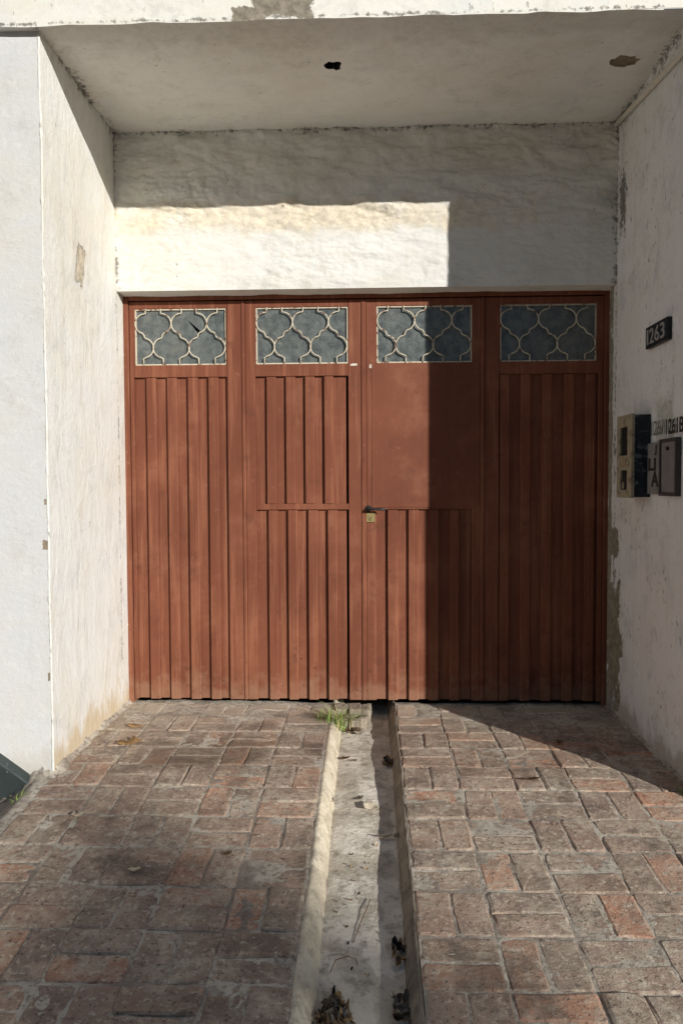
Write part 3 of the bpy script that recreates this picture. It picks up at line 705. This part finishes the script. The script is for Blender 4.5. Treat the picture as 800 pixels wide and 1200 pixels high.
def dry_leaf(x, y, z, L, W, curl, mat, label, rz, lobes=0, tilt=0):
    v, f = leaf_geo(L, W, curl, r, lobes); me = mesh('dry_leaf', v, f)
    o = link('dry_leaf', me, mat, smooth=True); o.location = (x, y, z+.001); o.rotation_euler = (tilt, RND.uniform(-.1, .1), rz)
    tag(o, label, 'leaf'); m_ = o.modifiers.new('thick', 'SOLIDIFY'); m_.thickness = .0008
def ZC(x, y): return G(0, y)-CD
dry_leaf(-1.18, 3.60, G(-1.18, 3.60)+.001, .125, .040, .35, LT, 'large tan dry leaf lying on the bricks near the left pier', .3, 2)
dry_leaf(-1.235, 3.86, G(-1.235, 3.86)+.001, .095, .022, .3, LT, 'narrow tan dry leaf on the bricks closer to the red door', -.2, 1)
dry_leaf(.005, 3.10, ZC(0, 3.1)+.008, .075, .024, .6, LP, 'cream curled leaf bleached nearly white in the drain channel', -.5, 1, .2)
dry_leaf(-.045, 3.18, ZC(0, 3.18)+.003, .05, .012, .5, LG, 'thin grey curled leaf behind the cream leaf in the channel', .9)
dry_leaf(.055, 2.90, ZC(0, 2.9)+.003, .07, .009, .5, LG, 'slender grey leaf in the shaded side of the channel', .2)
dry_leaf(.105, 2.89, ZC(0, 2.89)+.012, .035, .012, .7, LG, 'small curled leaf against the shaded channel side', 1.)
dry_leaf(-.125, 3.60, ZC(0, 3.6)+.004, .06, .014, .5, LB, 'small brown leaf on the channel floor below the grass tuft', .5)
dry_leaf(-.075, 3.58, ZC(0, 3.6)+.004, .03, .009, .5, LB, 'tiny brown leaf scrap on the channel floor below the grass tuft', -.3)
dry_leaf(-.165, 3.14, ZC(0, 3.14)+.014, .045, .008, .6, LG, 'grey leaf leaning on the cream channel kerb', 1.3, 0, .3)
dry_leaf(.93, 3.66, G(.93, 3.66)+.003, .045, .02, .6, LB, 'dark curled leaf on the bricks beside the pier shadow', .4)
dry_leaf(.70, 3.225, G(.70, 3.22)+.002, .09, .012, .4, LB, 'dark brown twig-like leaf on the bricks right of the channel', .1, 2)
dry_leaf(-1.17, 2.90, G(-1.17, 2.9)+.002, .045, .02, .7, LP, 'pale curled leaf on the bricks by the left pier foot', .2)
dry_leaf(-.52, 2.66, G(-.52, 2.66)+.002, .04, .010, .6, LB, 'small black-brown leaf on the left brick field', .8)
dry_leaf(-.83, 2.555, G(-.83, 2.555)+.002, .045, .012, .5, LP, 'white paper scrap on the left brick field', .1)
# piles of litter in the channel: uncountable shreds
def litter(cx, cy, rx, ry, hh, n, seed, label, k_=1.):
    q = random.Random(seed); m = MB(); idx = []
    for k in range(n):
        a = q.uniform(0, 6.28); R_ = q.random()**.6; x = cx+rx*R_*math.cos(a); y = cy+ry*R_*math.sin(a)
        v, f = leaf_geo(q.uniform(.018, .06)*k_, q.uniform(.003, .012)*k_, q.uniform(.2, 1.2), q)
        mw = Matrix.Translation((x, y, ZC(x, y)+.003+hh*(1-R_)*q.random())) @ Matrix.Rotation(q.uniform(0, 6.28), 4, 'Z') @ Matrix.Rotation(q.gauss(0, .4), 4, 'X') @ Matrix.Rotation(q.gauss(0, .3), 4, 'Y')
        c = q.choice((0, 0, 1, 2, 2, 3)); idx += [c]*len(f); m.add([mw @ Vector(p) for p in v], f)
    me = mesh('leaf_litter', m.v, m.f)
    for mt in (LB, LT, LG, M_dark): me.materials.append(mt)
    for p, c in zip(me.polygons, idx): p.material_index = c
    o = link('leaf_litter', me, None, kind='stuff'); tag(o, label, 'leaf litter')
litter(-.10, 1.955, .055, .12, .022, 110, 1, 'heap of brown dry leaf shreds against the cream channel kerb')
litter(.088, 2.255, .018, .045, .014, 22, 2, 'small clump of dark leaves against the shaded channel side, farther of two')
litter(.085, 2.03, .018, .05, .014, 26, 3, 'small clump of dark leaves against the shaded channel side beside the heap')
litter(.085, 3.56, .025, .06, .018, 22, 4, 'dark leaf scraps in the shaded channel near the red door')
litter(-.03, 2.55, .10, .45, .001, 22, 6, 'scattered tiny leaf scraps on the channel floor', .35)
litter(-.09, 4.03, .06, .05, .02, 40, 7, 'dry leaf crumbs lodged below the grass tuft at the sill')
# twigs
def twig(pts, label, rad=.0016):
    m = MB(); m.tube([(x, y, ZC(x, y)+.003+dz) for x, y, dz in pts], rad, 5)
    tag(m.build('twig', LB), label, 'twig')
twig([(-.055, 2.30, 0), (-.035, 2.38, .004), (-.012, 2.46, .006), (.0, 2.52, .001)], 'thin straight twig lying on the channel floor')
twig([(-.12, 2.16, .01), (-.105, 2.20, .018), (-.07, 2.225, .012), (-.045, 2.225, .004), (-.04, 2.205, .0)], 'hooked twig arching out of the leaf heap in the channel')

# ================================================================== STREET TREE across the road, whose shade falls on the drive
TL = leaf_mat('tree_leaf', (.05, .09, .02), (.10, .15, .04)); BK = simple('bark', (.12, .095, .07), .95, 0, .4, 20, .6)
TT = 15.5
def tree(gx, gy, RX, RZ, n, seed):
    q = random.Random(seed)
    c = Vector((gx+.8*TT, gy-TT, -.15+.421*TT)); base = Vector((c.x+.2, c.y, -.42))
    t = thing('street_tree', 'leafy street tree across the road whose shade reaches the drive', 'tree', base)
    m = MB(); m.tube([base, base+Vector((.05, 0, 1.6)), base+Vector((-.05, .05, 3.2)), c+Vector((0, 0, -.6)), c+Vector((0, 0, .8))], [.20, .16, .13, .10, .03], 10)
    for k in range(9):
        a = k*2.4; s = base.lerp(c, .62+.05*(k % 4)); e = c+Vector((math.cos(a)*RX*.75, math.sin(a)*RX*.75, q.uniform(-.4, .6)*RZ)); m.tube([s, s.lerp(e, .5)+Vector((0, 0, .2)), e], [.07, .045, .012], 6)
    m.build('trunk', BK, t, smooth=True)
    m = MB(); cl = []
    for k in range(19):
        u = Vector((q.gauss(0, 1), q.gauss(0, 1), q.gauss(0, 1))).normalized()*q.uniform(.35, 1); cl.append((c+Vector((u.x*RX, u.y*RX, u.z*RZ)), q.uniform(.20, .42)))
    for k in range(n):
        p, s = q.choice(cl); d = Vector((q.gauss(0, 1), q.gauss(0, 1), q.gauss(0, .8)))*s*.62; o_ = p+d
        a = Vector((q.gauss(0, 1), q.gauss(0, 1), q.gauss(0, .5))).normalized()*q.uniform(.05, .10); b = a.cross(Vector((q.gauss(0, 1), q.gauss(0, 1), q.gauss(0, 1)))).normalized()*q.uniform(.03, .05)
        m.add([o_-a, o_+b, o_+a, o_-b], [(0, 1, 2, 3)])
    m.build('crown', TL, t)
tree(.75, .12, .85, 1.15, 2600, 4)

# ================================================================== HOUSES across the road (behind the viewer; they shade the lower sky)
def far_house(x0, x1, h, wall, label, seed):
    q = random.Random(seed); y0 = -19.0
    t = thing('house', label, 'house', ((x0+x1)/2, y0, -.42)); W = simple('far_wall', wall, .9, 0, .15, 3)
    MB().box(x0, x1-.03, y0-8, y0, -.43, h).build('wall', W, t)
    MB().box(x0-.05, x1-.08, y0-.2, y0+.18, h+.002, h+.30).build('parapet', W, t)
    n = max(2, int((x1-x0)/3.2)); fr_ = simple('far_frame', (.5, .47, .42), .6); gl = simple('far_glass', (.04, .05, .06), .15)
    for k in range(n):
        cx = x0+(x1-x0)*(k+.5)/n
        for zb in ([.7, 3.9] if h > 5.5 else [.7]):
            if k == n//2 and zb < 1:
                d = MB(); d.box(cx-.5, cx+.5, y0-.02, y0+.05, -.42, 1.85, .01); d.build('door', simple('far_door', (.16, .09, .05), .6), t); continue
            f = MB(); rect_frame(f, cx-.65, cx+.65, zb, zb+1.4, .08, y0-.02, y0+.06); w_ = f.build('window', fr_, t); MB().box(cx-.57, cx+.57, y0-.01, y0+.02, zb+.08, zb+1.32).build('pane', gl, w_)
far_house(-34, -17, 6.2, (.36, .32, .27), 'two storey tan house at the far end across the road', 1)
far_house(-17, -3, 6.9, (.42, .38, .33), 'two storey beige house across the road facing the garage', 2)
far_house(-3, 9, 6.4, (.33, .27, .22), 'two storey brown house across the road facing the garage', 3)
far_house(9, 24, 6.3, (.40, .37, .34), 'two storey grey house across the road behind the street tree', 4)
